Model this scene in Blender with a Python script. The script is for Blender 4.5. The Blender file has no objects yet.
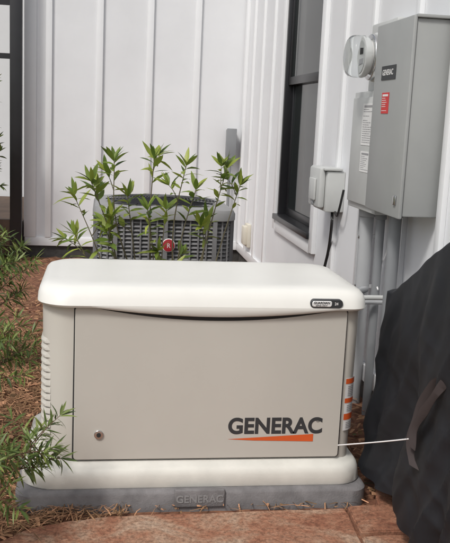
import bpy, bmesh, math, random
from mathutils import Vector, Matrix, noise
random.seed(7)
R=math.radians
scene=bpy.context.scene

# ------------------------------------------------------------ materials
def mat(name,col,rough=0.5,metal=0.0,var=0.08,scale=6.0,bump=0.0,bscale=80.0,col2=None,island=0.0,transl=0.0,spec=0.5,detail=6,stretch=None,hue=0.06):
    m=bpy.data.materials.new(name); m.use_nodes=True
    nt=m.node_tree; n=nt.nodes; l=nt.links
    b=n['Principled BSDF']; out=n['Material Output']
    b.inputs['Roughness'].default_value=rough; b.inputs['Metallic'].default_value=metal
    b.inputs['Specular IOR Level'].default_value=spec
    tc=n.new('ShaderNodeTexCoord'); mp=n.new('ShaderNodeMapping'); l.new(tc.outputs['Object'],mp.inputs['Vector'])
    if stretch: mp.inputs['Scale'].default_value=stretch
    nz=n.new('ShaderNodeTexNoise'); nz.inputs['Scale'].default_value=scale; nz.inputs['Detail'].default_value=detail
    nz.inputs['Roughness'].default_value=0.6
    l.new(mp.outputs[0],nz.inputs['Vector'])
    cr=n.new('ShaderNodeValToRGB'); cr.color_ramp.elements[0].position=0.3; cr.color_ramp.elements[1].position=0.7
    c1=tuple(max(0,c*(1-var)) for c in col); c2=col2 if col2 else tuple(min(1,c*(1+var)) for c in col)
    cr.color_ramp.elements[0].color=(*c1,1); cr.color_ramp.elements[1].color=(*c2,1)
    l.new(nz.outputs['Fac'],cr.inputs[0])
    last=cr.outputs[0]
    if island>0:
        g=n.new('ShaderNodeNewGeometry'); hs=n.new('ShaderNodeHueSaturation')
        mr=n.new('ShaderNodeMapRange'); mr.inputs['To Min'].default_value=1-island; mr.inputs['To Max'].default_value=1+island
        l.new(g.outputs['Random Per Island'],mr.inputs['Value']); l.new(mr.outputs[0],hs.inputs['Value'])
        mr2=n.new('ShaderNodeMapRange'); mr2.inputs['To Min'].default_value=0.5+hue*island; mr2.inputs['To Max'].default_value=0.5-hue*island
        l.new(g.outputs['Random Per Island'],mr2.inputs['Value']); l.new(mr2.outputs[0],hs.inputs['Hue'])
        l.new(last,hs.inputs['Color']); last=hs.outputs[0]
    l.new(last,b.inputs['Base Color'])
    if bump>0:
        n2=n.new('ShaderNodeTexNoise'); n2.inputs['Scale'].default_value=bscale; n2.inputs['Detail'].default_value=4
        l.new(mp.outputs[0],n2.inputs['Vector'])
        bp=n.new('ShaderNodeBump'); bp.inputs['Strength'].default_value=bump; bp.inputs['Distance'].default_value=0.004
        l.new(n2.outputs['Fac'],bp.inputs['Height']); l.new(bp.outputs[0],b.inputs['Normal'])
    if transl>0:
        t=n.new('ShaderNodeBsdfTranslucent'); l.new(last,t.inputs['Color'])
        mx=n.new('ShaderNodeMixShader'); mx.inputs[0].default_value=transl
        l.new(b.outputs[0],mx.inputs[1]); l.new(t.outputs[0],mx.inputs[2]); l.new(mx.outputs[0],out.inputs['Surface'])
    return m

M={}
M['white']=mat('white_siding',(0.71,0.72,0.735),0.55,var=0.045,scale=1.5,bump=0.15,bscale=140)
M['trim']=mat('white_trim',(0.75,0.76,0.77),0.45,var=0.02)
M['found']=mat('foundation',(0.05,0.048,0.045),0.9,var=0.3,scale=20,bump=0.5)
M['black']=mat('black_metal',(0.018,0.018,0.02),0.4,var=0.1)
M['frame']=mat('window_frame_black',(0.012,0.012,0.014),0.35,var=0.1)
M['body']=mat('beige_steel',(0.525,0.505,0.455),0.42,var=0.02,scale=3,bump=0.06,bscale=500)
M['panel']=mat('beige_panel',(0.495,0.475,0.43),0.4,var=0.03,scale=2.5,bump=0.06,bscale=500)
M['lid']=mat('lid_paint',(0.72,0.715,0.675),0.32,var=0.03,scale=4,bump=0.05,bscale=500)
M['base']=mat('base_plastic',(0.62,0.61,0.56),0.5,var=0.08,scale=9,bump=0.1,bscale=300)
M['gap']=mat('dark_gap',(0.02,0.02,0.02),0.8)
M['pad']=mat('composite_pad',(0.17,0.163,0.165),0.85,var=0.25,scale=14,bump=0.4,bscale=180)
M['dkgrey']=mat('dark_grey_text',(0.035,0.037,0.04),0.5)
M['padtxt']=mat('pad_lettering',(0.24,0.235,0.235),0.8)
M['orange']=mat('orange_print',(0.62,0.10,0.02),0.5,var=0.05)
M['wsticker']=mat('white_sticker',(0.70,0.70,0.69),0.5)
M['lines']=mat('label_print',(0.28,0.28,0.29),0.5)
M['red']=mat('red_sticker',(0.55,0.03,0.03),0.5)
M['redb']=mat('red_badge',(0.33,0.02,0.03),0.5)
M['chrome']=mat('chrome',(0.6,0.6,0.6),0.25,metal=1)
M['greybox']=mat('grey_enclosure',(0.31,0.32,0.315),0.45,var=0.06,scale=3,bump=0.05)
M['ltgrey']=mat('light_grey_enclosure',(0.47,0.48,0.47),0.45,var=0.06,scale=4)
M['pvc']=mat('grey_pvc',(0.38,0.39,0.40),0.5,var=0.06)
M['pvcd']=mat('dark_pvc',(0.22,0.23,0.24),0.5,var=0.06)
M['beige']=mat('beige_plastic',(0.55,0.52,0.44),0.5)
M['ac']=mat('ac_grey',(0.19,0.19,0.195),0.5,metal=0.0,var=0.12,scale=5)
M['accap']=mat('ac_cap',(0.25,0.25,0.25),0.45,var=0.1)
M['acin']=mat('ac_inner',(0.03,0.03,0.032),0.8)
M['wire']=mat('white_cord',(0.75,0.75,0.75),0.5)
M['blackc']=mat('black_cable',(0.015,0.015,0.015),0.5)
M['cover']=mat('cover_fabric',(0.009,0.010,0.013),0.60,var=0.3,scale=5,bump=0.25,bscale=900,spec=0.4)
M['strap']=mat('strap_webbing',(0.038,0.028,0.027),0.8,bump=0.3,bscale=600)
M['leaf']=mat('shrub_leaf',(0.20,0.27,0.045),0.45,var=0.2,island=0.45,transl=0.3)
M['leafd']=mat('conifer_leaf',(0.13,0.18,0.045),0.5,var=0.2,island=0.45,transl=0.2)
M['stem']=mat('stem',(0.10,0.085,0.045),0.7)
M['stemr']=mat('stem_brown',(0.12,0.07,0.04),0.8)
M['trees']=mat('reflection_foliage',(0.05,0.085,0.03),0.7,island=0.5)
M['bark']=mat('bark',(0.10,0.075,0.05),0.9,bump=0.8,bscale=30)
M['straw']=mat('pine_straw',(0.31,0.175,0.095),0.85,island=0.6,var=0.3,scale=20,hue=0.015,spec=0.2)
M['mulch']=mat('mulch_soil',(0.15,0.048,0.027),0.95,var=0.5,scale=25,bump=1.0,bscale=90,col2=(0.28,0.13,0.07))
M['ground']=mat('ground_dirt',(0.09,0.10,0.04),0.95,var=0.4,scale=3,bump=1.0,bscale=50)
M['glassin']=mat('interior_dark',(0.03,0.03,0.03),0.9)
M['wood']=mat('deck_wood',(0.09,0.055,0.035),0.7,var=0.3)

def concrete():
    m=bpy.data.materials.new('stained_concrete'); m.use_nodes=True
    nt=m.node_tree;n=nt.nodes;l=nt.links;b=n['Principled BSDF'];b.inputs['Roughness'].default_value=0.85
    tc=n.new('ShaderNodeTexCoord')
    a=n.new('ShaderNodeTexNoise');a.inputs['Scale'].default_value=4.2;a.inputs['Detail'].default_value=10;a.inputs['Roughness'].default_value=0.7;a.inputs['Distortion'].default_value=0.8
    c=n.new('ShaderNodeTexNoise');c.inputs['Scale'].default_value=60;c.inputs['Detail'].default_value=10;c.inputs['Roughness'].default_value=0.8
    for t in(a,c): l.new(tc.outputs['Object'],t.inputs['Vector'])
    r=n.new('ShaderNodeValToRGB');e=r.color_ramp.elements
    e[0].position=0.34;e[0].color=(0.24,0.085,0.045,1);e[1].position=0.66;e[1].color=(0.46,0.34,0.25,1)
    x=e.new(0.47);x.color=(0.36,0.17,0.10,1)
    x=e.new(0.56);x.color=(0.41,0.25,0.165,1)
    l.new(a.outputs['Fac'],r.inputs[0])
    r2=n.new('ShaderNodeValToRGB');r2.color_ramp.elements[0].position=0.38;r2.color_ramp.elements[0].color=(0.38,0.34,0.32,1);r2.color_ramp.elements[1].position=0.58;r2.color_ramp.elements[1].color=(1.15,1.15,1.15,1)
    l.new(c.outputs['Fac'],r2.inputs[0])
    mx=n.new('ShaderNodeMix');mx.data_type='RGBA';mx.blend_type='MULTIPLY';mx.inputs[0].default_value=0.9
    l.new(r.outputs[0],mx.inputs[6]);l.new(r2.outputs[0],mx.inputs[7]);l.new(mx.outputs[2],b.inputs['Base Color'])
    bp=n.new('ShaderNodeBump');bp.inputs['Strength'].default_value=0.9;bp.inputs['Distance'].default_value=0.005
    l.new(c.outputs['Fac'],bp.inputs['Height']);l.new(bp.outputs[0],b.inputs['Normal'])
    return m
M['concrete']=concrete()
def glassm():
    m=bpy.data.materials.new('window_glass');m.use_nodes=True
    b=m.node_tree.nodes['Principled BSDF'];b.inputs['Base Color'].default_value=(0.02,0.024,0.024,1);b.inputs['Roughness'].default_value=0.04
    b.inputs['IOR'].default_value=1.28
    return m
M['glass']=glassm()
def clear():
    m=bpy.data.materials.new('meter_glass');m.use_nodes=True
    b=m.node_tree.nodes['Principled BSDF'];b.inputs['Base Color'].default_value=(0.93,0.96,0.96,1);b.inputs['Roughness'].default_value=0.03
    b.inputs['Transmission Weight'].default_value=1.0;b.inputs['IOR'].default_value=1.2
    return m
M['clear']=clear()

# ------------------------------------------------------------ helpers
def empty(name):
    o=bpy.data.objects.new(name,None); scene.collection.objects.link(o); return o
def finish(name,me,m,parent=None,smooth=True,ang=35):
    if isinstance(m,str): m=M[m]
    if len(me.materials)==0: me.materials.append(m)
    if smooth:
        me.polygons.foreach_set('use_smooth',[True]*len(me.polygons)); me.set_sharp_from_angle(angle=R(ang))
    me.update()
    o=bpy.data.objects.new(name,me); scene.collection.objects.link(o)
    if parent: o.parent=parent
    return o
def box(name,x0,x1,y0,y1,z0,z1,m,parent=None,bev=0.0,seg=2):
    bm=bmesh.new(); bmesh.ops.create_cube(bm,size=1)
    for v in bm.verts:
        v.co=Vector((x0+(v.co.x+.5)*(x1-x0),y0+(v.co.y+.5)*(y1-y0),z0+(v.co.z+.5)*(z1-z0)))
    if bev>0: bmesh.ops.bevel(bm,geom=bm.edges[:],offset=bev,segments=seg,profile=.5,affect='EDGES')
    me=bpy.data.meshes.new(name); bm.to_mesh(me); bm.free()
    return finish(name,me,m,parent,smooth=bev>0)
def cyl(name,c,r,h,axis,m,parent=None,r2=None,seg=40,bev=0.0,bseg=3):
    bm=bmesh.new(); bmesh.ops.create_cone(bm,cap_ends=True,segments=seg,radius1=r,radius2=r if r2 is None else r2,depth=h)
    if bev>0:
        bmesh.ops.bevel(bm,geom=[e for e in bm.edges if any(len(f.verts)>4 for f in e.link_faces)],offset=bev,segments=bseg,profile=.5,affect='EDGES')
    rot={'Z':Matrix.Identity(3),'X':Matrix.Rotation(R(-90),3,'Y'),'Y':Matrix.Rotation(R(90),3,'X')}[axis]
    for v in bm.verts: v.co=rot@v.co+Vector(c)
    me=bpy.data.meshes.new(name); bm.to_mesh(me); bm.free()
    return finish(name,me,m,parent)
def outline(cx,cy,hx,hy,rad,seg=8,nst=24):
    if not isinstance(rad,(tuple,list)): rad=[rad]*4
    cs=[(-1,-1,180,rad[0]),(1,-1,270,rad[1]),(1,1,0,rad[2]),(-1,1,90,rad[3])]
    arcs=[]
    for sx,sy,a0,r in cs:
        px=cx+sx*(hx-r); py=cy+sy*(hy-r)
        arcs.append([(px+r*math.cos(R(a0+90*i/seg)),py+r*math.sin(R(a0+90*i/seg))) for i in range(seg+1)])
    pts=[]
    for k in range(4):
        pts+=arcs[k]; a=arcs[k][-1]; b=arcs[(k+1)%4][0]
        for i in range(1,nst): pts.append((a[0]+(b[0]-a[0])*i/nst,a[1]+(b[1]-a[1])*i/nst))
    return pts
def loft(name,secs,m,parent=None,seg=8,nst=24,fn=None,ang=35,capb=True):
    vs=[];fs=[]
    for (cx,cy,hx,hy,rad,z) in secs: vs+=[(x,y,z) for x,y in outline(cx,cy,hx,hy,rad,seg,nst)]
    n=len(vs)//len(secs)
    for k in range(len(secs)-1):
        for i in range(n):
            j=(i+1)%n; fs.append((k*n+i,k*n+j,(k+1)*n+j,(k+1)*n+i))
    fs.append(tuple(range((len(secs)-1)*n,len(secs)*n)))
    if capb: fs.append(tuple(reversed(range(n))))
    if fn: vs=[fn(v,i//n) for i,v in enumerate(vs)]
    me=bpy.data.meshes.new(name); me.from_pydata(vs,[],fs)
    return finish(name,me,m,parent,ang=ang)
def smoothpath(pts,sub=8):
    P=[Vector(p) for p in pts]; P=[2*P[0]-P[1]]+P+[2*P[-1]-P[-2]]; out=[]
    for i in range(1,len(P)-2):
        for k in range(sub):
            t=k/sub; a,b,c,d=P[i-1:i+3]
            out.append(.5*((2*b)+(c-a)*t+(2*a-5*b+4*c-d)*t*t+(3*b-a-3*c+d)*t**3))
    out.append(P[-2]); return out
def tubegeo(pts,r,seg=10,taper=1.0):
    vs=[];fs=[];n=len(pts); up=Vector((0.13,0.31,0.94)).normalized()
    for i,p in enumerate(pts):
        d=(pts[min(i+1,n-1)]-pts[max(i-1,0)]).normalized()
        a=d.cross(up)
        if a.length<.05: a=d.cross(Vector((1,0,0)))
        a.normalize(); b=d.cross(a); rr=r*(1+(taper-1)*i/(n-1))
        for k in range(seg):
            t=2*math.pi*k/seg; vs.append(p+a*rr*math.cos(t)+b*rr*math.sin(t))
    for i in range(n-1):
        for k in range(seg):
            j=(k+1)%seg; fs.append((i*seg+k,i*seg+j,(i+1)*seg+j,(i+1)*seg+k))
    fs.append(tuple(range(seg))); fs.append(tuple((n-1)*seg+k for k in range(seg)))
    return vs,fs
def recalc(me):
    bm=bmesh.new();bm.from_mesh(me);bmesh.ops.recalc_face_normals(bm,faces=bm.faces);bm.to_mesh(me);bm.free()
def tube(name,pts,r,m,parent=None,sub=8,seg=12,taper=1.0,ribs=False):
    P=smoothpath(pts,sub)
    vs,fs=tubegeo(P,r,seg,taper)
    if ribs:
        for i,p in enumerate(P):
            if i%2:
                for k in range(seg): vs[i*seg+k]=p+(vs[i*seg+k]-p)*0.86
    me=bpy.data.meshes.new(name); me.from_pydata(vs,[],fs); recalc(me)
    return finish(name,me,m,parent,ang=50)
def text(name,s,loc,size,m,parent=None,rot=(90,0,0),offset=0.0,extr=0.0006,sx=1.0,align='LEFT',shear=0):
    c=bpy.data.curves.new(name,'FONT'); c.body=s; c.size=size; c.offset=offset; c.extrude=extr; c.align_x=align; c.shear=shear
    c.materials.append(M[m]); o=bpy.data.objects.new(name,c); scene.collection.objects.link(o)
    o.location=loc; o.rotation_euler=[R(a) for a in rot]; o.scale=(sx,1,1)
    if parent: o.parent=parent
    return o
def poly(name,pts,z,m,parent=None):
    me=bpy.data.meshes.new(name); me.from_pydata([(x,y,z) for x,y in pts],[],[tuple(range(len(pts)))])
    return finish(name,me,m,parent,smooth=False)
S=0.933

# ------------------------------------------------------------ ground
poly('ground',[(-150,-150),(150,-150),(150,150),(-150,150)],-0.012,'ground')
nx,ny=150,230; X0,X1,Y0,Y1=-4.5,1.42,1.8,10.8
vs=[];fs=[]
for j in range(ny+1):
    for i in range(nx+1):
        x=X0+(X1-X0)*i/nx; y=Y0+(Y1-Y0)*j/ny
        h=0.012*noise.noise(Vector((x*2,y*2,0)))+0.008*noise.noise(Vector((x*9,y*9,3)))+0.008*noise.noise(Vector((x*25,y*25,8)))
        e=min(1,(y-Y0)/.6,(x-X0)/.6)
        vs.append((x,y,max(-0.03,h*e-0.006)))
for j in range(ny):
    for i in range(nx):
        a=j*(nx+1)+i; fs.append((a,a+1,a+nx+2,a+nx+1))
me=bpy.data.meshes.new('mulch_bed'); me.from_pydata(vs,[],fs); finish('mulch_bed',me,'mulch',ang=180)
patio=empty('flagstone_patio')
def slab(name,pts,z1):
    P=[]
    for i in range(len(pts)):
        a=Vector(pts[i]);b=Vector(pts[(i+1)%len(pts)]); m=max(1,int((b-a).length/.05)); t=(b-a).normalized(); nr=Vector((-t.y,t.x))
        for k in range(m):
            p=a.lerp(b,k/m); P.append(p+nr*.010*noise.noise(Vector((p.x*9,p.y*9,z1*50)))*(0 if k==0 else 1))
    bm=bmesh.new(); f=bm.faces.new([bm.verts.new((p.x,p.y,-.06)) for p in P])
    r=bmesh.ops.extrude_face_region(bm,geom=[f])
    for v in r['geom']:
        if isinstance(v,bmesh.types.BMVert): v.co.z=z1
    bmesh.ops.recalc_face_normals(bm,faces=bm.faces)
    bmesh.ops.bevel(bm,geom=[e for e in bm.edges if e.verts[0].co.z>0 and e.verts[1].co.z>0],offset=.005,segments=2,affect='EDGES')
    me=bpy.data.meshes.new(name); bm.to_mesh(me); bm.free(); finish(name,me,'concrete',patio,ang=40)
slab('stone_1',[(-0.42,2.68),(-0.33,2.70),(-0.24,2.79),(-0.10,2.84),(0.05,2.87),(0.5,2.88),(.93,2.89),(.90,2.35),(.2,2.32),(-.62,2.30)],.018)
slab('stone_2',[(.945,2.895),(1.07,2.90),(1.10,3.06),(1.16,3.13),(1.41,3.16),(1.41,2.74),(1.2,2.70),(.935,2.69)],.024)
slab('stone_3',[(.934,2.675),(1.2,2.685),(1.41,2.725),(1.41,2.1),(.91,2.1),(.915,2.35)],.014)
slab('stone_4',[(-.64,2.285),(.2,2.305),(.90,2.335),(.895,1.5),(-.9,1.5)],.020)
slab('stone_5',[(-.92,1.485),(.1,1.485),(.1,-1.5),(-1.2,-1.5)],.018)
slab('stone_6',[(.115,1.485),(1.41,1.485),(1.41,-1.5),(.115,-1.5)],.022)
slab('stone_7',[(.91,2.085),(1.41,2.085),(1.41,1.5),(.91,1.5)],.020)
slabpts=[(-1.2,0.4),(-0.56,2.46),(-0.42,2.68),(-0.33,2.70),(-0.24,2.79),(-0.10,2.84),(0.05,2.87),(0.5,2.88),(1.07,2.89),(1.10,3.06),(1.16,3.13),(1.41,3.16),(1.41,-3.0),(-1.2,-3.0)]
def inpoly(x,y,P):
    c=False;n=len(P)
    for i in range(n):
        a=P[i];b=P[(i+1)%n]
        if (a[1]>y)!=(b[1]>y) and x<(b[0]-a[0])*(y-a[1])/(b[1]-a[1])+a[0]: c=not c
    return c
vs=[];fs=[]
def needle(x,y,z,L,w,a,tilt):
    d=Vector((math.cos(a)*math.cos(tilt),math.sin(a)*math.cos(tilt),math.sin(tilt)))*L/2
    s=Vector((-math.sin(a),math.cos(a),random.uniform(-.6,.6)))*w/2; c=Vector((x,y,z)); b=len(vs)
    mid=c+Vector((random.uniform(-1,1),random.uniform(-1,1),.6))*L*.06
    vs.extend([c-d-s,c-d+s,mid+s,mid-s,c+d+s*.5,c+d-s*.5]); fs.extend([(b,b+1,b+2,b+3),(b+3,b+2,b+4,b+5)])
cnt=0
while cnt<28000:
    if random.random()<.6: x=random.uniform(-1.1,0.1); y=random.uniform(2.4,5.6)
    else: x=random.uniform(-2.6,1.38); y=random.uniform(2.2,8.5)
    ins=inpoly(x,y,slabpts)
    if ins and random.random()>.004: continue
    cnt+=1
    needle(x,y,random.uniform(.004,.03) if not ins else .026,random.uniform(.04,.13)*(.6 if ins else 1),random.uniform(.0015,.005),random.uniform(0,6.28),0 if ins else random.uniform(-.25,.3))
for k in range(5000):
    x=random.uniform(-1.6,1.38); y=random.uniform(2.4,6.5); ins=inpoly(x,y,slabpts)
    if ins and random.random()>.03: continue
    q=.4 if ins else 1
    if y<2.96 and x>-.2: q*=.5
    needle(x,y,random.uniform(.020,.028),random.uniform(.015,.05)*q,random.uniform(.008,.022)*q,random.uniform(0,6.28),random.uniform(-.4,.4)*q)
me=bpy.data.meshes.new('pine_straw'); me.from_pydata(vs,[],fs); finish('pine_straw',me,'straw',smooth=False)

# ------------------------------------------------------------ house
WX=1.40; BY=9.2
house=empty('farmhouse')
zt=3.5
wy0,wy1,wz0,wz1=5.86,7.10,0.70,2.80
box('back_wall',-0.78,WX,BY,BY+.2,0.12,zt,'white',house)
box('back_foundation',-0.775,WX+.01,BY+.012,BY+.19,-0.1,0.12,'found',house)
box('side_wall_near',WX,WX+.2,-3,wy0,0.12,zt,'white',house)
box('side_wall_far',WX,WX+.2,wy1,BY+.2,0.12,zt,'white',house)
box('side_wall_under',WX,WX+.2,wy0,wy1,0.12,wz0,'white',house)
box('side_wall_over',WX,WX+.2,wy0,wy1,wz1,zt,'white',house)
box('side_foundation',WX+.012,WX+.19,-3,BY+.1,-0.1,0.12,'found',house)
box('back_bottom_trim',-0.775,WX-.02,BY-.02,BY,0.122,0.21,'trim',house,bev=.003)
box('side_bottom_trim',WX-.02,WX,-3,BY-.02,0.122,0.21,'trim',house,bev=.003)
for i,x in enumerate([-0.55,-0.06,0.43,0.90]):
    box('back_batten_%d'%i,x-.03,x+.03,BY-.028,BY,0.21,zt,'trim',house,bev=.003)
box('corner_trim_side',WX-.03,WX,BY-.13,BY-.022,0.21,zt,'trim',house,bev=.003)
box('corner_trim_back',-0.785,-0.67,BY-.026,BY,0.21,zt,'trim',house,bev=.003)
for i,y in enumerate([-2.4,-1.9,-1.4,-.9,-.4,.1,.6,1.1,1.6,2.1,2.6,3.1,3.55,4.02,4.72,5.28,7.62,8.15,8.66]):
    box('side_batten_%d'%i,WX-.024,WX,y-.028,y+.028,0.21,zt,'trim',house,bev=.003)
box('roof_side',WX-.03,4.5,-3.1,12.5,zt,zt+.2,'black',house)
box('roof_back',-0.85,WX-.031,BY-.04,12.5,zt,zt+.2,'black',house)
win=empty('double_hung_window'); win.parent=house
t=.10
box('trim_left',WX-.030,WX,wy1,wy1+t,wz0-.10,wz1+t,'trim',win,bev=.003)
box('trim_right',WX-.030,WX,wy0-t,wy0,wz0-.10,wz1+t,'trim',win,bev=.003)
box('trim_bottom',WX-.027,WX,wy0,wy1,wz0-.11,wz0-.012,'trim',win,bev=.003)
box('frame_left',WX-.012,WX+.09,wy1-.045,wy1,wz0,wz1,'frame',win,bev=.004)
box('frame_right',WX-.012,WX+.09,wy0,wy0+.045,wz0,wz1,'frame',win,bev=.004)
box('sill',WX-.05,WX+.09,wy0-.01,wy1+.01,wz0-.012,wz0+.03,'frame',win,bev=.004)
box('frame_top',WX-.012,WX+.09,wy0+.045,wy1-.045,wz1-.05,wz1,'frame',win,bev=.004)
zr=1.77
for nm,za,zb,dx in(('lower',wz0+.03,zr+.03,.045),('upper',zr-.03,wz1-.05,.012)):
    a,b=wy0+.045,wy1-.045
    box(nm+'_stile_r',WX+dx,WX+dx+.03,a,a+.05,za,zb,'frame',win,bev=.003)
    box(nm+'_stile_l',WX+dx,WX+dx+.03,b-.05,b,za,zb,'frame',win,bev=.003)
    box(nm+'_rail_b',WX+dx+.001,WX+dx+.031,a+.05,b-.05,za,za+.06,'frame',win,bev=.003)
    box(nm+'_rail_t',WX+dx+.001,WX+dx+.031,a+.05,b-.05,zb-.06,zb,'frame',win,bev=.003)
    box(nm+'_glass',WX+dx+.012,WX+dx+.016,a+.05,b-.05,za+.06,zb-.06,'glass',win)
box('room_back',WX+.095,WX+.11,wy0,wy1,wz0,wz1,'glassin',win)

porch=empty('screened_porch')
box('post',-0.90,-0.79,8.96,9.07,0.0,3.5,'black',porch,bev=.006)
box('post_far',-2.90,-2.79,8.96,9.07,0.0,3.5,'black',porch,bev=.006)
for i,(z,h) in enumerate(((1.93,.05),(2.42,.05),(2.95,.05))):
    box('rail_%d'%i,-2.79,-0.90,8.99,9.03,z,z+h,'black',porch)
for i,x in enumerate([-1.02,-1.5,-2.0,-2.45]): box('mullion_%d'%i,x-.012,x+.012,9.0,9.02,.42,3.45,'black',porch)
box('skirt_board',-2.79,-0.90,8.97,9.05,0.14,0.40,'wood',porch,bev=.004)
box('deck',-2.9,-0.80,9.08,11.9,0.05,0.36,'wood',porch)
box('rear_wall',-3.2,-0.79,11.95,12.1,0,3.5,'trim',porch)

# ------------------------------------------------------------ generator
gen=empty('standby_generator')
gx,gy=0.387,3.70
rb=(.11,.055,.09,.09)
loft('pad',[(gx-.016,gy,.672,.385,.07,-0.01),(gx-.016,gy,.672,.385,.07,0.06),(gx-.016,gy,.665,.378,.065,.070),(gx-.016,gy,.652,.365,.06,.075)],'pad',gen)
box('pad_tab',gx-.10,gx+.09,gy-.396,gy-.37,0.015,0.080,'pad',gen,bev=.006)
text('pad_lettering','GENERAC',(gx-.005,gy-.3965,0.034),.038,'padtxt',gen,offset=.0008,extr=.0015,sx=1.05,align='CENTER')
bx_=gx-.016
loft('base',[(bx_,gy,.655,.355,(.13,.10,.10,.10),.0755),(bx_,gy,.658,.358,(.13,.10,.10,.10),.080),(bx_,gy,.654,.354,(.13,.10,.10,.10),.120),(bx_,gy,.648,.349,(.13,.10,.1,.1),.137),
             (bx_+.006,gy,.633,.335,(.125,.095,.1,.1),.148),(bx_+.014,gy,.608,.318,(.12,.085,.1,.1),.154),(bx_+.014,gy,.600,.312,(.12,.085,.1,.1),.164)],'base',gen,ang=50)
loft('body_shell',[(gx,gy,.592,.305,rb,.158),(gx,gy,.596,.306,rb,.4),(gx,gy,.600,.308,rb,.745)],'body',gen)
def dip(x):
    u=(x-gx-.04)/.46
    return max(0.0,1-u*u) if abs(u)<1 else 0.0
def lidfn(v,k):
    x,y,z=v
    if k>=5: z+=.006*(1-((x-gx)/.6)**2)
    return (x,y,z)
rl=(.12,.07,.10,.10)
loft('lid',[(gx,gy,.596,.311,rl,.742),(gx,gy,.610,.340,rl,.736),(gx,gy,.617,.346,rl,.744),(gx,gy,.615,.336,rl,.770),(gx,gy,.610,.324,rl,.788),(gx,gy,.598,.312,rl,.801),
            (gx,gy,.580,.294,rl,.808),(gx,gy,.54,.25,(.1,.1,.1,.1),.812),(gx,gy,.50,.21,.09,.811),(gx,gy,.3,.1,.05,.812)],'lid',gen,ang=45,nst=40)
pf=gy-.308
def lipmesh(name,rowsf,m,ang=60):
    N=60; vs=[];fs=[]
    for i in range(N+1):
        x=gx+.04-.459+.918*i/N; d=dip(x)
        vs+= [(x,y,z) for y,z in rowsf(d)]
    k=len(rowsf(0))
    for i in range(N):
        for j in range(k-1): fs.append((i*k+j,(i+1)*k+j,(i+1)*k+j+1,i*k+j+1))
    me=bpy.data.meshes.new(name); me.from_pydata(vs,[],fs); recalc(me); finish(name,me,m,gen,ang=ang)
e5=lambda d:.0012*min(1,d*6)-.0008
lipmesh('lid_lip',lambda d:[(gy-.341,.752),(gy-.3456-e5(d),.745),(gy-.345-e5(d)+.004*d,.741-.016*d),(gy-.342+.003*d,.738-.025*d),(gy-.336+.002*d,.7372-.030*d),(gy-.322,.738-.028*d)],'lid')
lipmesh('lip_shadow_gap',lambda d:[(gy-.3215,.738),(gy-.3216,.735-.044*d)],'gap')  # dark strip over the panel face, paints the shadowed gap under the lip
def rrect_plate(name,x0,x1,z0,z1,y0,y1,r,m,parent,seg=6):
    pts=outline((x0+x1)/2,(z0+z1)/2,(x1-x0)/2,(z1-z0)/2,r,seg,10)
    n=len(pts); ins=.003
    def sh(s,y): 
        cx,cz=(x0+x1)/2,(z0+z1)/2
        return [(cx+(x-cx)*(1-s/((x1-x0)/2)),y,cz+(z-cz)*(1-s/((z1-z0)/2))) for x,z in pts]
    vs=sh(0,y1)+sh(0,y0+ins)+sh(ins*.7,y0)
    fs=[]
    for k in range(2):
        for i in range(n):
            j=(i+1)%n; fs.append((k*n+i,k*n+j,(k+1)*n+j,(k+1)*n+i))
    fs.append(tuple(range(2*n,3*n)))
    me=bpy.data.meshes.new(name); me.from_pydata(vs,[],fs); recalc(me)
    return finish(name,me,m,parent,ang=30)
rrect_plate('panel_gap',gx-.483,gx+.545,.166,.738,pf-.0005,pf+.02,.012,'gap',gen)
rrect_plate('front_panel',gx-.477,gx+.539,.172,.733,pf-.012,pf+.0,.012,'panel',gen)
py=pf-.0125
text('logo_lettering','GENERAC',(gx+.100,py,.268),.083,'dkgrey',gen,offset=.0028,extr=.0005,sx=.99)
text('logo_mark','®',(gx+.443,py,.309),.02,'dkgrey',gen,extr=.0004)
me=bpy.data.meshes.new('logo_swoosh')
me.from_pydata([(gx+.100,py-.0006,.246),(gx+.435,py-.0006,.263),(gx+.435,py-.0006,.234),(gx+.20,py-.0006,.240)],[],[(3,2,1,0)])
finish('logo_swoosh',me,'orange',gen,smooth=False)
cyl('panel_lock',(gx-.385,py-.002,.268),.017,.008,'Y','chrome',gen,bev=.002)
cyl('panel_lock_core',(gx-.385,py-.0075,.268),.008,.004,'Y','gap',gen)
ly=gy-.3485
rrect_plate('lid_badge',gx+.385,gx+.51,.747,.779,ly,gy-.322,.015,'dkgrey',gen)
rrect_plate('lid_badge_face',gx+.391,gx+.467,.752,.774,ly-.003,ly+.001,.008,'wsticker',gen)
text('badge_lettering','GUARDIAN',(gx+.396,ly-.0037,.7635),.012,'dkgrey',gen,offset=.0003,extr=.0002)
text('badge_sub','SERIES 24kW',(gx+.404,ly-.0037,.755),.008,'dkgrey',gen,extr=.0002)
text('badge_num','24',(gx+.477,ly-.0007,.759),.014,'wsticker',gen,extr=.0002,offset=.0003)
O=outline(gx,gy,.598,.307,rb,8,24)
def offs(path,d):
    out=[]
    for i,p in enumerate(path):
        a=Vector(path[max(i-1,0)]);b=Vector(path[min(i+1,len(path)-1)]);t=(b-a).normalized(); nrm=Vector((t.y,-t.x))
        out.append((p[0]+nrm.x*d,p[1]+nrm.y*d))
    return out
leftp=O[-23:][4:]+O[0:5]
rightp=O[33+3:33+9]+O[33+9:33+26]
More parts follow.
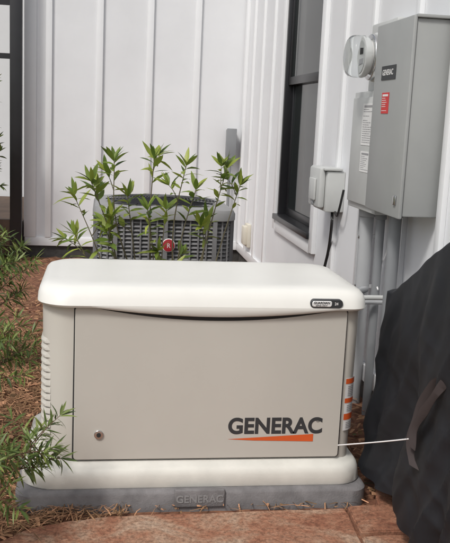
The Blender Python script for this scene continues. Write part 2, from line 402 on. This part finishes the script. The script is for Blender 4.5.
def bars(name,path,zs,h,d,m):
    vs=[];fs=[]
    a=offs(path,-.001); b=offs(path,d); n=len(path)
    for z in zs:
        s=len(vs)
        for i in range(n):
            e=0 if i in(0,n-1) else 1
            vs.append((*a[i],z+h)); q=b[i] if e else a[i]; vs.append((*q,z+.3*h)); vs.append((*q,z)); vs.append((*a[i],z+.08*h))
        for i in range(n-1):
            for k in range(3):
                fs.append((s+i*4+k,s+(i+1)*4+k,s+(i+1)*4+k+1,s+i*4+k+1))
    me=bpy.data.meshes.new(name);me.from_pydata(vs,[],fs); recalc(me)
    finish(name,me,m,gen,ang=20)
bars('left_louvres',leftp,[.20+.026*i for i in range(16)],.020,.007,'body')
bars('right_louvres',rightp[6:],[.20+.031*i for i in range(13)],.024,.009,'body')
def wrap(name,path,z0,z1,d,m):
    b=offs(path,d); vs=[];fs=[]
    for x,y in b: vs+= [(x,y,z0),(x,y,z1)]
    for i in range(len(b)-1): fs.append((2*i,2*i+2,2*i+3,2*i+1))
    me=bpy.data.meshes.new(name);me.from_pydata(vs,[],fs); finish(name,me,m,gen,ang=60)
rc=O[33:33+6]
wrap('warning_label',rc,.27,.475,.0025,'wsticker')
for i,(a,b,mm) in enumerate(((.452,.472,'orange'),(.378,.396,'orange'),(.312,.336,'orange'))): wrap('warning_band_%d'%i,rc,a,b,.0035,mm)
for i,z in enumerate([.440,.433,.426,.419,.412,.405,.366,.359,.352,.345,.300,.293,.286,.279]): wrap('warning_line_%d'%i,rc[1:-1],z,z+.0025,.0035,'lines')
conn=empty('flexible_conduit')
tube('conduit_liquidtight',[(1.36,4.55,.62),(1.30,4.5,.60),(1.22,4.38,.50),(1.19,4.22,.36),(1.10,4.05,.29),(.97,3.95,.27)],.021,'pvcd',conn,sub=20,ribs=True)
tube('conduit_small',[(1.38,4.3,.60),(1.26,4.28,.60),(1.16,4.22,.57),(1.06,4.1,.42),(.97,3.9,.36)],.013,'pvc',conn,sub=8)
tube('gas_pipe',[(1.38,4.1,.66),(1.22,4.1,.66),(1.12,4.06,.655),(1.08,4.02,.6),(1.07,4.0,.3)],.012,'ltgrey',conn,sub=8)

# ------------------------------------------------------------ AC
ac=empty('air_conditioner_condenser')
ax,ay=.36,5.62
loft('ac_pad',[(ax,ay,.50,.50,.03,-.02),(ax,ay,.50,.50,.03,.06)],'pad',ac)
loft('core',[(ax,ay,.385,.385,.10,.07),(ax,ay,.385,.385,.10,.90)],'acin',ac)
secs=[];z=.11
while z<.865:
    secs+=[(ax,ay,.405,.405,.11,z),(ax,ay,.419,.419,.12,z+.004),(ax,ay,.417,.417,.12,z+.008),(ax,ay,.400,.400,.105,z+.021)]; z+=.0235
loft('louvre_panels',secs,'ac',ac,nst=6,ang=25)
loft('bottom_pan',[(ax,ay,.425,.425,.12,.06),(ax,ay,.425,.425,.12,.11)],'ac',ac,nst=4)
oo=outline(ax,ay,.421,.421,.12,4,12)
bm=bmesh.new()
for i,(x,y) in enumerate(oo):
    r=bmesh.ops.create_cube(bm,size=1); big=(i%16 in(0,4,10))
    for v in r['verts']:
        v.co=Vector((x+v.co.x*(.026 if big else .009),y+v.co.y*(.026 if big else .009),.485+v.co.z*.76))
me=bpy.data.meshes.new('ribs');bm.to_mesh(me);bm.free();finish('ribs',me,'ac',ac,smooth=False)
def capfn(v,k):
    x,y,z=v; return (x,y,z+.012*math.cos((x-ax)/.43*1.57)*(1 if k>1 else 0))
loft('top_cap',[(ax,ay,.425,.425,.12,.865),(ax,ay,.438,.438,.13,.868),(ax,ay,.438,.438,.13,.905),(ax,ay,.425,.425,.12,.925),(ax,ay,.38,.38,.18,.93),(ax,ay,.35,.35,.3,.925),(ax,ay,.33,.33,.32,.89)],'accap',ac,fn=capfn)
me=bpy.data.meshes.new('fan_guard'); V=[];F=[]
for k in range(14):
    r=.06+.022*k; pts=[Vector((ax+r*math.cos(t*math.pi/24),ay+r*math.sin(t*math.pi/24),.945+.02*(1-r/.36))) for t in range(49)]
    v,f=tubegeo(pts,.0025,5); s=len(V); V+=v; F+=[tuple(q+s for q in ff) for ff in f]
for k in range(12):
    a=k*math.pi/6; pts=[Vector((ax+r*math.cos(a),ay+r*math.sin(a),.942+.02*(1-r/.36))) for r in(.03,.15,.25,.36)]
    v,f=tubegeo(pts,.004,5); s=len(V); V+=v; F+=[tuple(q+s for q in ff) for ff in f]
me.from_pydata(V,[],F);finish('fan_guard',me,'black',ac)
cyl('motor_cover',(ax,ay,.955),.06,.03,'Z','black',ac,bev=.005)
cyl('badge_ring',(ax+.02,ay-.432,.72),.040,.012,'Y','wsticker',ac,bev=.002)
cyl('badge_disc',(ax+.02,ay-.436,.72),.036,.012,'Y','redb',ac,bev=.002)
text('badge_text','R',(ax+.02,ay-.4425,.706),.038,'wsticker',ac,align='CENTER',extr=.0003)

# ------------------------------------------------------------ wall equipment
dc=empty('ac_disconnect_box')
box('disconnect_case',1.22,1.31,BY-.12,BY-.02,1.04,1.36,'pvcd',dc,bev=.008)
box('disconnect_lid',1.215,1.315,BY-.135,BY-.121,1.07,1.37,'pvcd',dc,bev=.005)
tube('disconnect_conduit',[(1.265,BY-.06,1.05),(1.265,BY-.06,.5),(1.265,BY-.06,0)],.016,'pvcd',dc)
oc=empty('outdoor_outlet_cover')
box('outlet_cover',WX-.07,WX-.001,8.42,8.56,.28,.46,'beige',oc,bev=.012)
box('outlet_plate',WX-.035,WX-.0,8.40,8.58,.26,.48,'beige',oc,bev=.006)

sd=empty('surge_disconnect_box')
dz=-.035
box('cabinet',WX-.11,WX-.0,5.13,5.45,.98+dz,1.22+dz,'ltgrey',sd,bev=.008)
box('flip_cover',WX-.15,WX-.111,5.16,5.42,1.00+dz,1.235+dz,'ltgrey',sd,bev=.012)
box('cover_ridge',WX-.165,WX-.151,5.22,5.36,1.04+dz,1.17+dz,'ltgrey',sd,bev=.006)
box('hood',WX-.13,WX-.02,5.12,5.46,1.222+dz,1.237+dz,'ltgrey',sd,bev=.004)
box('latch',WX-.158,WX-.151,5.27,5.31,1.008+dz,1.03+dz,'pvcd',sd,bev=.002)
tube('whip_cable',[(WX-.05,5.2,.95),(WX-.06,5.15,.87),(WX-.03,5.3,.7),(WX-.03,5.42,.45),(WX-.03,5.4,.05)],.009,'blackc',sd)
tube('loop_cable',[(WX-.05,4.97,1.09),(WX-.06,5.0,.98),(WX-.05,5.08,.93),(WX-.05,5.16,.96)],.007,'blackc',sd)

mt=empty('electric_meter')
box('meter_cabinet',WX-.13,WX-.0,4.10,4.58,1.04,1.62,'ltgrey',mt,bev=.006)
box('cabinet_door',WX-.142,WX-.131,4.12,4.56,1.07,1.59,'ltgrey',mt,bev=.004)
box('meter_socket',WX-.09,WX-.0,4.10,4.50,1.622,1.95,'ltgrey',mt,bev=.01)
mz=1.775; my=4.27
cyl('socket_ring',(WX-.115,my,mz),.115,.05,'X','ltgrey',mt,bev=.008)
cyl('lock_ring',(WX-.15,my,mz),.107,.022,'X','chrome',mt,bev=.004)
cyl('meter_body',(WX-.180,my,mz),.080,.04,'X','wsticker',mt,bev=.006)
cyl('meter_glass',(WX-.216,my,mz),.098,.108,'X','clear',mt,bev=.032,bseg=7)
cyl('meter_face',(WX-.2015,my,mz),.064,.003,'X','ltgrey',mt)
box('meter_display',WX-.2045,WX-.2035,my-.03,my+.03,mz+.01,mz+.035,'gap',mt)
box('meter_nameplate',WX-.2045,WX-.2035,my-.035,my+.035,mz-.03,mz-.008,'lines',mt)
def label(name,x,y0,y1,z0,z1,m,par,rows,lm='lines',head=True):
    box(name,x-.0015,x,y0,y1,z0,z1,m,par)
    rr=random.Random(rows*3+int(z0*100)); h=(z1-z0)/(rows+3)
    if head: box(name+'_head',x-.0022,x-.0016,y0+.12*(y1-y0),y1-.12*(y1-y0),z1-1.8*h,z1-.8*h,lm,par)
    for i in range(rows):
        z=z1-(i+2.8)*h; w=(y1-y0)*.84; y=y1-.08*(y1-y0)
        if rr.random()<.18: continue
        e=y-w*rr.uniform(.4,1)
        while y>e:
            q=rr.uniform(.06,.22)*w
            box(name+'_line',x-.0022,x-.0016,max(y-q,e),y,z,z+h*.3,lm,par); y-=q+.04*w
label('cabinet_label',WX-.1422,4.17,4.37,1.36,1.56,'wsticker',mt,16)
label('cabinet_label_low',WX-.1422,4.20,4.36,1.23,1.33,'wsticker',mt,8)
tube('service_conduit',[(WX-.055,4.46,1.045),(WX-.055,4.46,.6),(WX-.055,4.46,-.02)],.036,'pvc',mt,seg=24)
cyl('service_hub',(WX-.055,4.46,1.02),.044,.05,'Z','pvc',mt,bev=.004)
for i,z in enumerate((.62,.88)): box('pipe_strap_%d'%i,WX-.094,WX-.0,4.452,4.468,z,z+.022,'chrome',mt,bev=.003)
tube('feeder_conduit',[(WX-.05,4.24,1.045),(WX-.05,4.24,.6),(WX-.05,4.24,-.02)],.022,'pvcd',mt,seg=20)
cyl('feeder_hub',(WX-.05,4.24,1.025),.028,.04,'Z','pvcd',mt,bev=.004)
tube('ground_conduit',[(WX-.03,4.66,1.3),(WX-.03,4.66,.6),(WX-.03,4.66,-.02)],.012,'pvc',mt)

ts=empty('transfer_switch')
zb,ztp=1.085,1.90
box('enclosure',WX-.165,WX-.0,3.60,4.08,zb,ztp-.01,'greybox',ts,bev=.006)
box('door',WX-.183,WX-.166,3.592,4.088,zb-.01,ztp,'greybox',ts,bev=.006)
box('top_flange',WX-.17,WX-.0,3.585,4.095,ztp-.009,ztp+.004,'greybox',ts,bev=.003)
box('latch',WX-.192,WX-.184,3.63,3.66,1.13,1.17,'chrome',ts,bev=.003)
box('brand_plate',WX-.1855,WX-.1835,3.77,3.97,1.655,1.715,'dkgrey',ts)
text('brand_lettering','GENERAC',(WX-.1862,3.955,1.675),.034,'wsticker',ts,rot=(90,0,-90),extr=.0003,offset=.0006)
label('warning_sticker',WX-.1835,3.84,3.94,1.51,1.60,'red',ts,7,'wsticker')
tube('load_conduit',[(WX-.08,3.93,1.09),(WX-.08,3.93,.7),(WX-.08,3.95,-.02)],.029,'pvcd',ts,seg=24)
cyl('load_hub',(WX-.08,3.93,1.07),.036,.04,'Z','pvcd',ts,bev=.004)
tube('drop_cable',[(WX-.03,4.12,1.1),(WX-.02,4.2,.85),(WX-.04,4.3,.72),(WX-.05,4.2,.66)],.004,'wire',ts)

# ------------------------------------------------------------ grill cover
gc=empty('covered_grill')
cxg,cyg=1.245,2.74
hxg,hyg=.140,.60
def H(x,y):
    t=(3.26-y)/.58; t=max(0,min(1,t)); t=t*t*(3-2*t)*.4+.6*t
    return .865+.27*t-.02*max(0,(y-3.15)/.2)
ol=outline(cxg,cyg,hxg,hyg,.05,10,90)
n=len(ol); rows=[]
capk=14; sidek=110
for k in range(1,capk+1):
    s=k/capk; row=[]
    for i,(x,y) in enumerate(ol):
        px=cxg+(x-cxg)*s*.97; py_=cyg+(y-cyg)*(s*.985)
        z=H(px,py_)+.014*noise.noise(Vector((px*9,py_*9,1)))-(.022*s**6)
        row.append((px,py_,z))
    rows.append(row)
for k in range(1,sidek+1):
    s=k/sidek; row=[]
    for i,(x,y) in enumerate(ol):
        ip=ol[(i+1)%n]; im=ol[i-1]; tt=Vector((ip[0]-im[0],ip[1]-im[1])).normalized(); nr=Vector((tt.y,-tt.x))
        top=H(x,y)-.022; zb_=.10+.035*noise.noise(Vector((x*3,y*3,2)))
        z=top+(zb_-top)*s
        q=(y+x)*7+1.2*noise.noise(Vector((x*2,y*2,z*1.3)))
        f=(.5*math.sin(q*1.7)+.35*math.sin(q*3.9+z*3)+.8*noise.noise(Vector((x*4,y*4,z*1.2+5))))
        r1=1-abs(noise.noise(Vector((x*4,y*5+z*2.5,z*2+9))))*2.2
        r3=1-abs(noise.noise(Vector((x*3,y*12+z*6,z*1.5+1))))*2.2
        r2=1-abs(noise.noise(Vector((x*6+z*5,y*7-z*6,z*6+3))))*2.2
        r4=noise.noise(Vector((x*12,y*12,z*9)))
        off=.004+.032*s+.036*f*(s**.7)+.016*r1*min(1,s*3)+.014*r3*min(1,s*2)+.006*r2*min(1,s*4)+.005*r4
        off-=.018*math.exp(-((z-.52)/.10)**2)
        if nr.x>.3: off=min(off,.02)*.3
        row.append((x+nr.x*off,y+nr.y*off,z+.006*noise.noise(Vector((x*12,y*12,z*12)))))
    rows.append(row)
vs=[(cxg,cyg,H(cxg,cyg))]+[p for r in rows for p in r]; fs=[]
for i in range(n): fs.append((0,1+i,1+(i+1)%n))
for k in range(len(rows)-1):
    for i in range(n):
        j=(i+1)%n; fs.append((1+k*n+i,1+(k+1)*n+i,1+(k+1)*n+j,1+k*n+j))
me=bpy.data.meshes.new('fabric_cover');me.from_pydata(vs,[],fs); recalc(me)
finish('fabric_cover',me,'cover',gc,ang=180)
box('cart_base',1.13,1.36,2.16,3.24,.075,.16,'black',gc,bev=.01)
for i,(x,y) in enumerate(((1.16,2.2),(1.33,2.2),(1.16,3.2),(1.33,3.2))): cyl('caster_%d'%i,(x,y,.052),.032,.03,'Y','black',gc,bev=.004)
def ribbon(name,pts,w,wd,m,par):
    P=smoothpath(pts,8); vs=[];fs=[]
    wd=Vector(wd).normalized()*w/2; th=Vector((-.0015,0,0))
    for i,p in enumerate(P):
        ww=wd*(1+.15*math.sin(i*.5)); vs+=[p-ww,p+ww,p+ww+th,p-ww+th]
    for i in range(len(P)-1):
        for k in range(4):
            fs.append((i*4+k,i*4+(k+1)%4,(i+1)*4+(k+1)%4,(i+1)*4+k))
    me=bpy.data.meshes.new(name);me.from_pydata(vs,[],fs); recalc(me)
    finish(name,me,m,par,ang=60)
ribbon('strap',[(1.085,2.60,.68),(1.065,2.66,.64),(1.050,2.70,.56),(1.035,2.715,.48),(1.025,2.705,.40),(1.028,2.665,.355)],.034,(-.7,1,.25),'strap',gc)
ribbon('strap_tail',[(1.08,2.58,.685),(1.055,2.61,.62),(1.037,2.65,.55),(1.022,2.68,.48),(1.017,2.67,.42)],.028,(-.7,1,.5),'strap',gc)
tube('tie_cord',[(.895,3.12,.262),(.94,2.97,.325),(.985,2.83,.385),(1.025,2.705,.44)],.0026,'wire',gc)

# ------------------------------------------------------------ vegetation
def leafgeo(V,F,base,d,L,w,up,droop=.2):
    d=d.normalized(); s=d.cross(up)
    if s.length<.05: s=d.cross(Vector((1,0,0)))
    s.normalize(); nrm=s.cross(d)
    b=len(V); prof=[(0,.08),(.2,.7),(.45,1),(.75,.65),(1,.04)]
    for t,ww in prof:
        c=base+d*L*t-nrm*droop*L*t*t
        V.append(c-s*w*ww/2+nrm*w*.12*ww); V.append(c); V.append(c+s*w*ww/2+nrm*w*.12*ww)
    for k in range(4):
        a=b+k*3; F.append((a,a+1,a+4,a+3)); F.append((a+1,a+2,a+5,a+4))
def shrub(name,stems,L,w,lm,sm,r0=.006,start=.5,step=.022,seed=1,spread=.9,side=0,cl=6,dy=0):
    rnd=random.Random(seed); SV=[];SF=[];LV=[];LF=[]
    for st in stems:
        P=smoothpath(st,10); v,f=tubegeo(P,r0,6,.35); s=len(SV); SV+=v; SF+=[tuple(q+s for q in ff) for ff in f]
        paths=[(P,start+rnd.uniform(-.06,.08) if start>.6 else start)]
        for _ in range(side):
            i=rnd.randint(int(len(P)*.55),len(P)-3); p=P[i]
            e=p+Vector((rnd.uniform(-1,1),rnd.uniform(-.8,.8),rnd.uniform(.1,.9)))*.14
            Q=smoothpath([p,(p+e)/2+Vector((0,0,.01)),e],5); v,f=tubegeo(Q,r0*.5,5,.4); s=len(SV); SV+=v; SF+=[tuple(q+s for q in ff) for ff in f]
            paths.append((Q,.3))
        for Q,s0 in paths:
            tot=sum((Q[i+1]-Q[i]).length for i in range(len(Q)-1)); nl=max(3,int(tot*(1-s0)/step)); ang=rnd.uniform(0,6)
            for k in range(nl):
                t=s0+(1-s0)*(k/nl)**.7; fi=t*(len(Q)-1); i=min(int(fi),len(Q)-2); p=Q[i].lerp(Q[i+1],fi-i)
                ax_=(Q[i+1]-Q[i]).normalized(); ang+=2.4
                a=ax_.orthogonal().normalized(); b=ax_.cross(a)
                out=a*math.cos(ang)+b*math.sin(ang)
                d=out*spread+ax_*rnd.uniform(.1,.9)
                leafgeo(LV,LF,p,d,L*rnd.uniform(.55,1.2),w*rnd.uniform(.7,1.2),Vector((rnd.uniform(-.6,.6),rnd.uniform(-.6,.6),1)),rnd.uniform(0,.5))
            ax_=(Q[-1]-Q[-2]).normalized()
            for k in range(cl):
                a=ax_.orthogonal().normalized(); b=ax_.cross(a); an=k*2.4
                d=(a*math.cos(an)+b*math.sin(an))*rnd.uniform(.3,.9)+ax_
                leafgeo(LV,LF,Q[-1],d,L*rnd.uniform(.7,1.1),w,Vector((rnd.uniform(-.5,.5),rnd.uniform(-.5,.5),1)),rnd.uniform(0,.3))
    e=empty(name); e.location.y=dy
    me=bpy.data.meshes.new('stems');me.from_pydata(SV,[],SF);finish('stems',me,sm,e)
    me=bpy.data.meshes.new('leaves');me.from_pydata(LV,[],LF);finish('leaves',me,lm,e,ang=80)
    return e
rnd=random.Random(5)
tips=[(-.14,.84),(-.15,1.03),(-.06,1.13),(.05,1.22),(.12,1.05),(.25,1.24),(.22,.99),(.40,1.22),(.47,1.09),(.64,1.20),(.72,1.11),(.55,.92),(.02,.88),(.33,.97)]
stems=[]
for x,z in tips:
    y=4.55+rnd.uniform(-.15,.2); bx=.3+(x-.3)*.25
    stems.append([(bx,4.55,0),(bx+(x-bx)*.3+rnd.uniform(-.02,.02),4.55,z*.4),(bx+(x-bx)*.75+rnd.uniform(-.04,.04),(4.55+y)/2,z*.75),(x,y,z)])
shrub('leafy_shrub',stems,.10,.026,'leaf','stem',start=.80,step=.018,seed=3,side=1,dy=4.55*(S-1),cl=6)
def conifer(name,root,tipsl,seed,L=.062,w=.010,step=.008,side=3,dy=0):
    rr=random.Random(seed); st=[]
    for tx,ty,tz in tipsl:
        r=Vector(root); t=Vector((tx,ty,tz)); m1=r.lerp(t,.4)+Vector((0,0,.08)); m2=r.lerp(t,.75)+Vector((rr.uniform(-.03,.03),rr.uniform(-.03,.03),.06))
        st.append([r,m1,m2,t])
    shrub(name,st,L,w,'leafd','stemr',r0=.005,start=.35,step=step,seed=seed,side=side,cl=5,spread=1.0,dy=dy)
conifer('yew_shrub',(-.62,2.95,0),[(-.17,2.98,.33),(-.20,3.05,.24),(-.30,2.9,.36),(-.35,3.1,.20),(-.25,2.85,.18),(-.4,2.8,.30),(-.13,3.05,.27),(-.45,3.0,.42),(-.38,2.8,.12),(-.8,3.0,.4)],11,dy=2.95*(S-1)-.05)
conifer('yew_shrub',(-.75,3.75,0),[(-.27,3.75,.48),(-.35,3.8,.42),(-.30,3.6,.40),(-.45,3.7,.56),(-.4,3.9,.5),(-.5,3.6,.36),(-.36,3.65,.53),(-.8,3.7,.6),(-1.0,3.9,.5)],12,dy=3.75*(S-1))
conifer('yew_shrub',(-.85,4.95,0),[(-.38,4.95,.62),(-.45,5.1,.70),(-.5,4.8,.66),(-.6,5.0,.78),(-.42,4.9,.5),(-.55,5.1,.56),(-.9,5.0,.8),(-1.1,5.1,.7)],13,L=.075,w=.012,dy=4.95*(S-1))
stems=[]
for k in range(20):
    x=-1.08+rnd.uniform(-.45,.14); z=rnd.uniform(.9,1.75); stems.append([(-1.2,8.6,0),(-1.2+(x+1.2)*.3,8.6,z*.5),(x,8.6+rnd.uniform(-.2,.2),z)])
shrub('porch_shrub',stems,.09,.03,'leafd','stem',start=.3,step=.03,seed=9,side=3,dy=8.6*(S-1))
rt=random.Random(4); V=[];F=[];TV=[];TF=[]
for k in range(40):
    a=R(rt.uniform(95,300)); d=rt.uniform(24,34); cx_,cy_=d*math.cos(a),d*math.sin(a)+2; h=rt.uniform(5,8); rr=rt.uniform(2.0,3.0)
    v,f=tubegeo([Vector((cx_,cy_,-.1)),Vector((cx_+.1,cy_,h*.4)),Vector((cx_,cy_+.1,h*.85))],.2,8,.3); s=len(TV); TV+=v; TF+=[tuple(q+s for q in ff) for ff in f]
    blobs=[(Vector((cx_+rt.uniform(-.6,.6)*rr,cy_+rt.uniform(-.6,.6)*rr,h*rt.uniform(.3,.95))),rt.uniform(.4,.7)*rr) for _ in range(9)]
    for _ in range(400):
        c,br=rt.choice(blobs); dr=Vector((rt.gauss(0,1),rt.gauss(0,1),rt.gauss(0,1))).normalized(); p=c+dr*br*rt.uniform(.6,1.05)
        u=Vector((rt.gauss(0,1),rt.gauss(0,1),rt.gauss(0,1))).normalized(); w_=u.orthogonal().normalized(); s_=rt.uniform(.18,.38); b=len(V)
        V+=[p+u*s_,p+w_*s_*.5,p-u*s_,p-w_*s_*.5]; F.append((b,b+1,b+2,b+3))
tl=empty('reflection_trees')  # tree ring added so the window glass has something dark to reflect
me=bpy.data.meshes.new('crowns');me.from_pydata(V,[],F);finish('crowns',me,'trees',tl,smooth=False)
me=bpy.data.meshes.new('trunks');me.from_pydata(TV,[],TF);finish('trunks',me,'bark',tl)

# placement of groups (depth proportions of the yard)
for o in (house,porch,dc,oc,sd,mt,ts,gc,conn): o.scale.y=S
gen.scale=(1.0,.97,1.04); gen.location=(-.003,3.32-gy*.97-.01,0)
conn.location.y=-.10
ac.scale=(.96,.96,1.0); ac.location=(ax*.04-.0,5.62*S-5.62*.96,0)

# ------------------------------------------------------------ light & camera
w=bpy.data.worlds.new('World'); scene.world=w; w.use_nodes=True
nt=w.node_tree; bg=nt.nodes['Background']; sky=nt.nodes.new('ShaderNodeTexSky'); sky.sky_type='NISHITA'; sky.sun_disc=False
el,az=R(50),R(-138)
sky.sun_elevation=el; sky.sun_rotation=az; sky.dust_density=3; sky.air_density=1.0
hs=nt.nodes.new('ShaderNodeHueSaturation'); hs.inputs['Saturation'].default_value=0.4
nt.links.new(sky.outputs[0],hs.inputs['Color']); nt.links.new(hs.outputs[0],bg.inputs['Color']); bg.inputs['Strength'].default_value=0.14
sd_=Vector((math.sin(az)*math.cos(el),math.cos(az)*math.cos(el),math.sin(el)))
L=bpy.data.lights.new('sun','SUN'); L.energy=2.15; L.angle=R(11); L.color=(1,.965,.92)
lo=bpy.data.objects.new('sun',L); scene.collection.objects.link(lo); lo.rotation_euler=sd_.to_track_quat('Z','Y').to_euler(); lo.location=(-5,-5,8)

cam=bpy.data.cameras.new('camera'); co=bpy.data.objects.new('camera',cam); scene.collection.objects.link(co)
cam.sensor_fit='HORIZONTAL'; cam.sensor_width=36; cam.lens=67.2; cam.clip_start=.05; cam.clip_end=500
Rm=Matrix.Rotation(R(-8.46),3,'Z')@Matrix.Rotation(R(90-10.2),3,'X')@Matrix.Rotation(R(2.6),3,'Z')
co.matrix_world=Matrix.Translation((0,0,1.45))@Rm.to_4x4()
scene.camera=co
scene.view_settings.view_transform='Standard'; scene.view_settings.look='None'; scene.view_settings.exposure=0
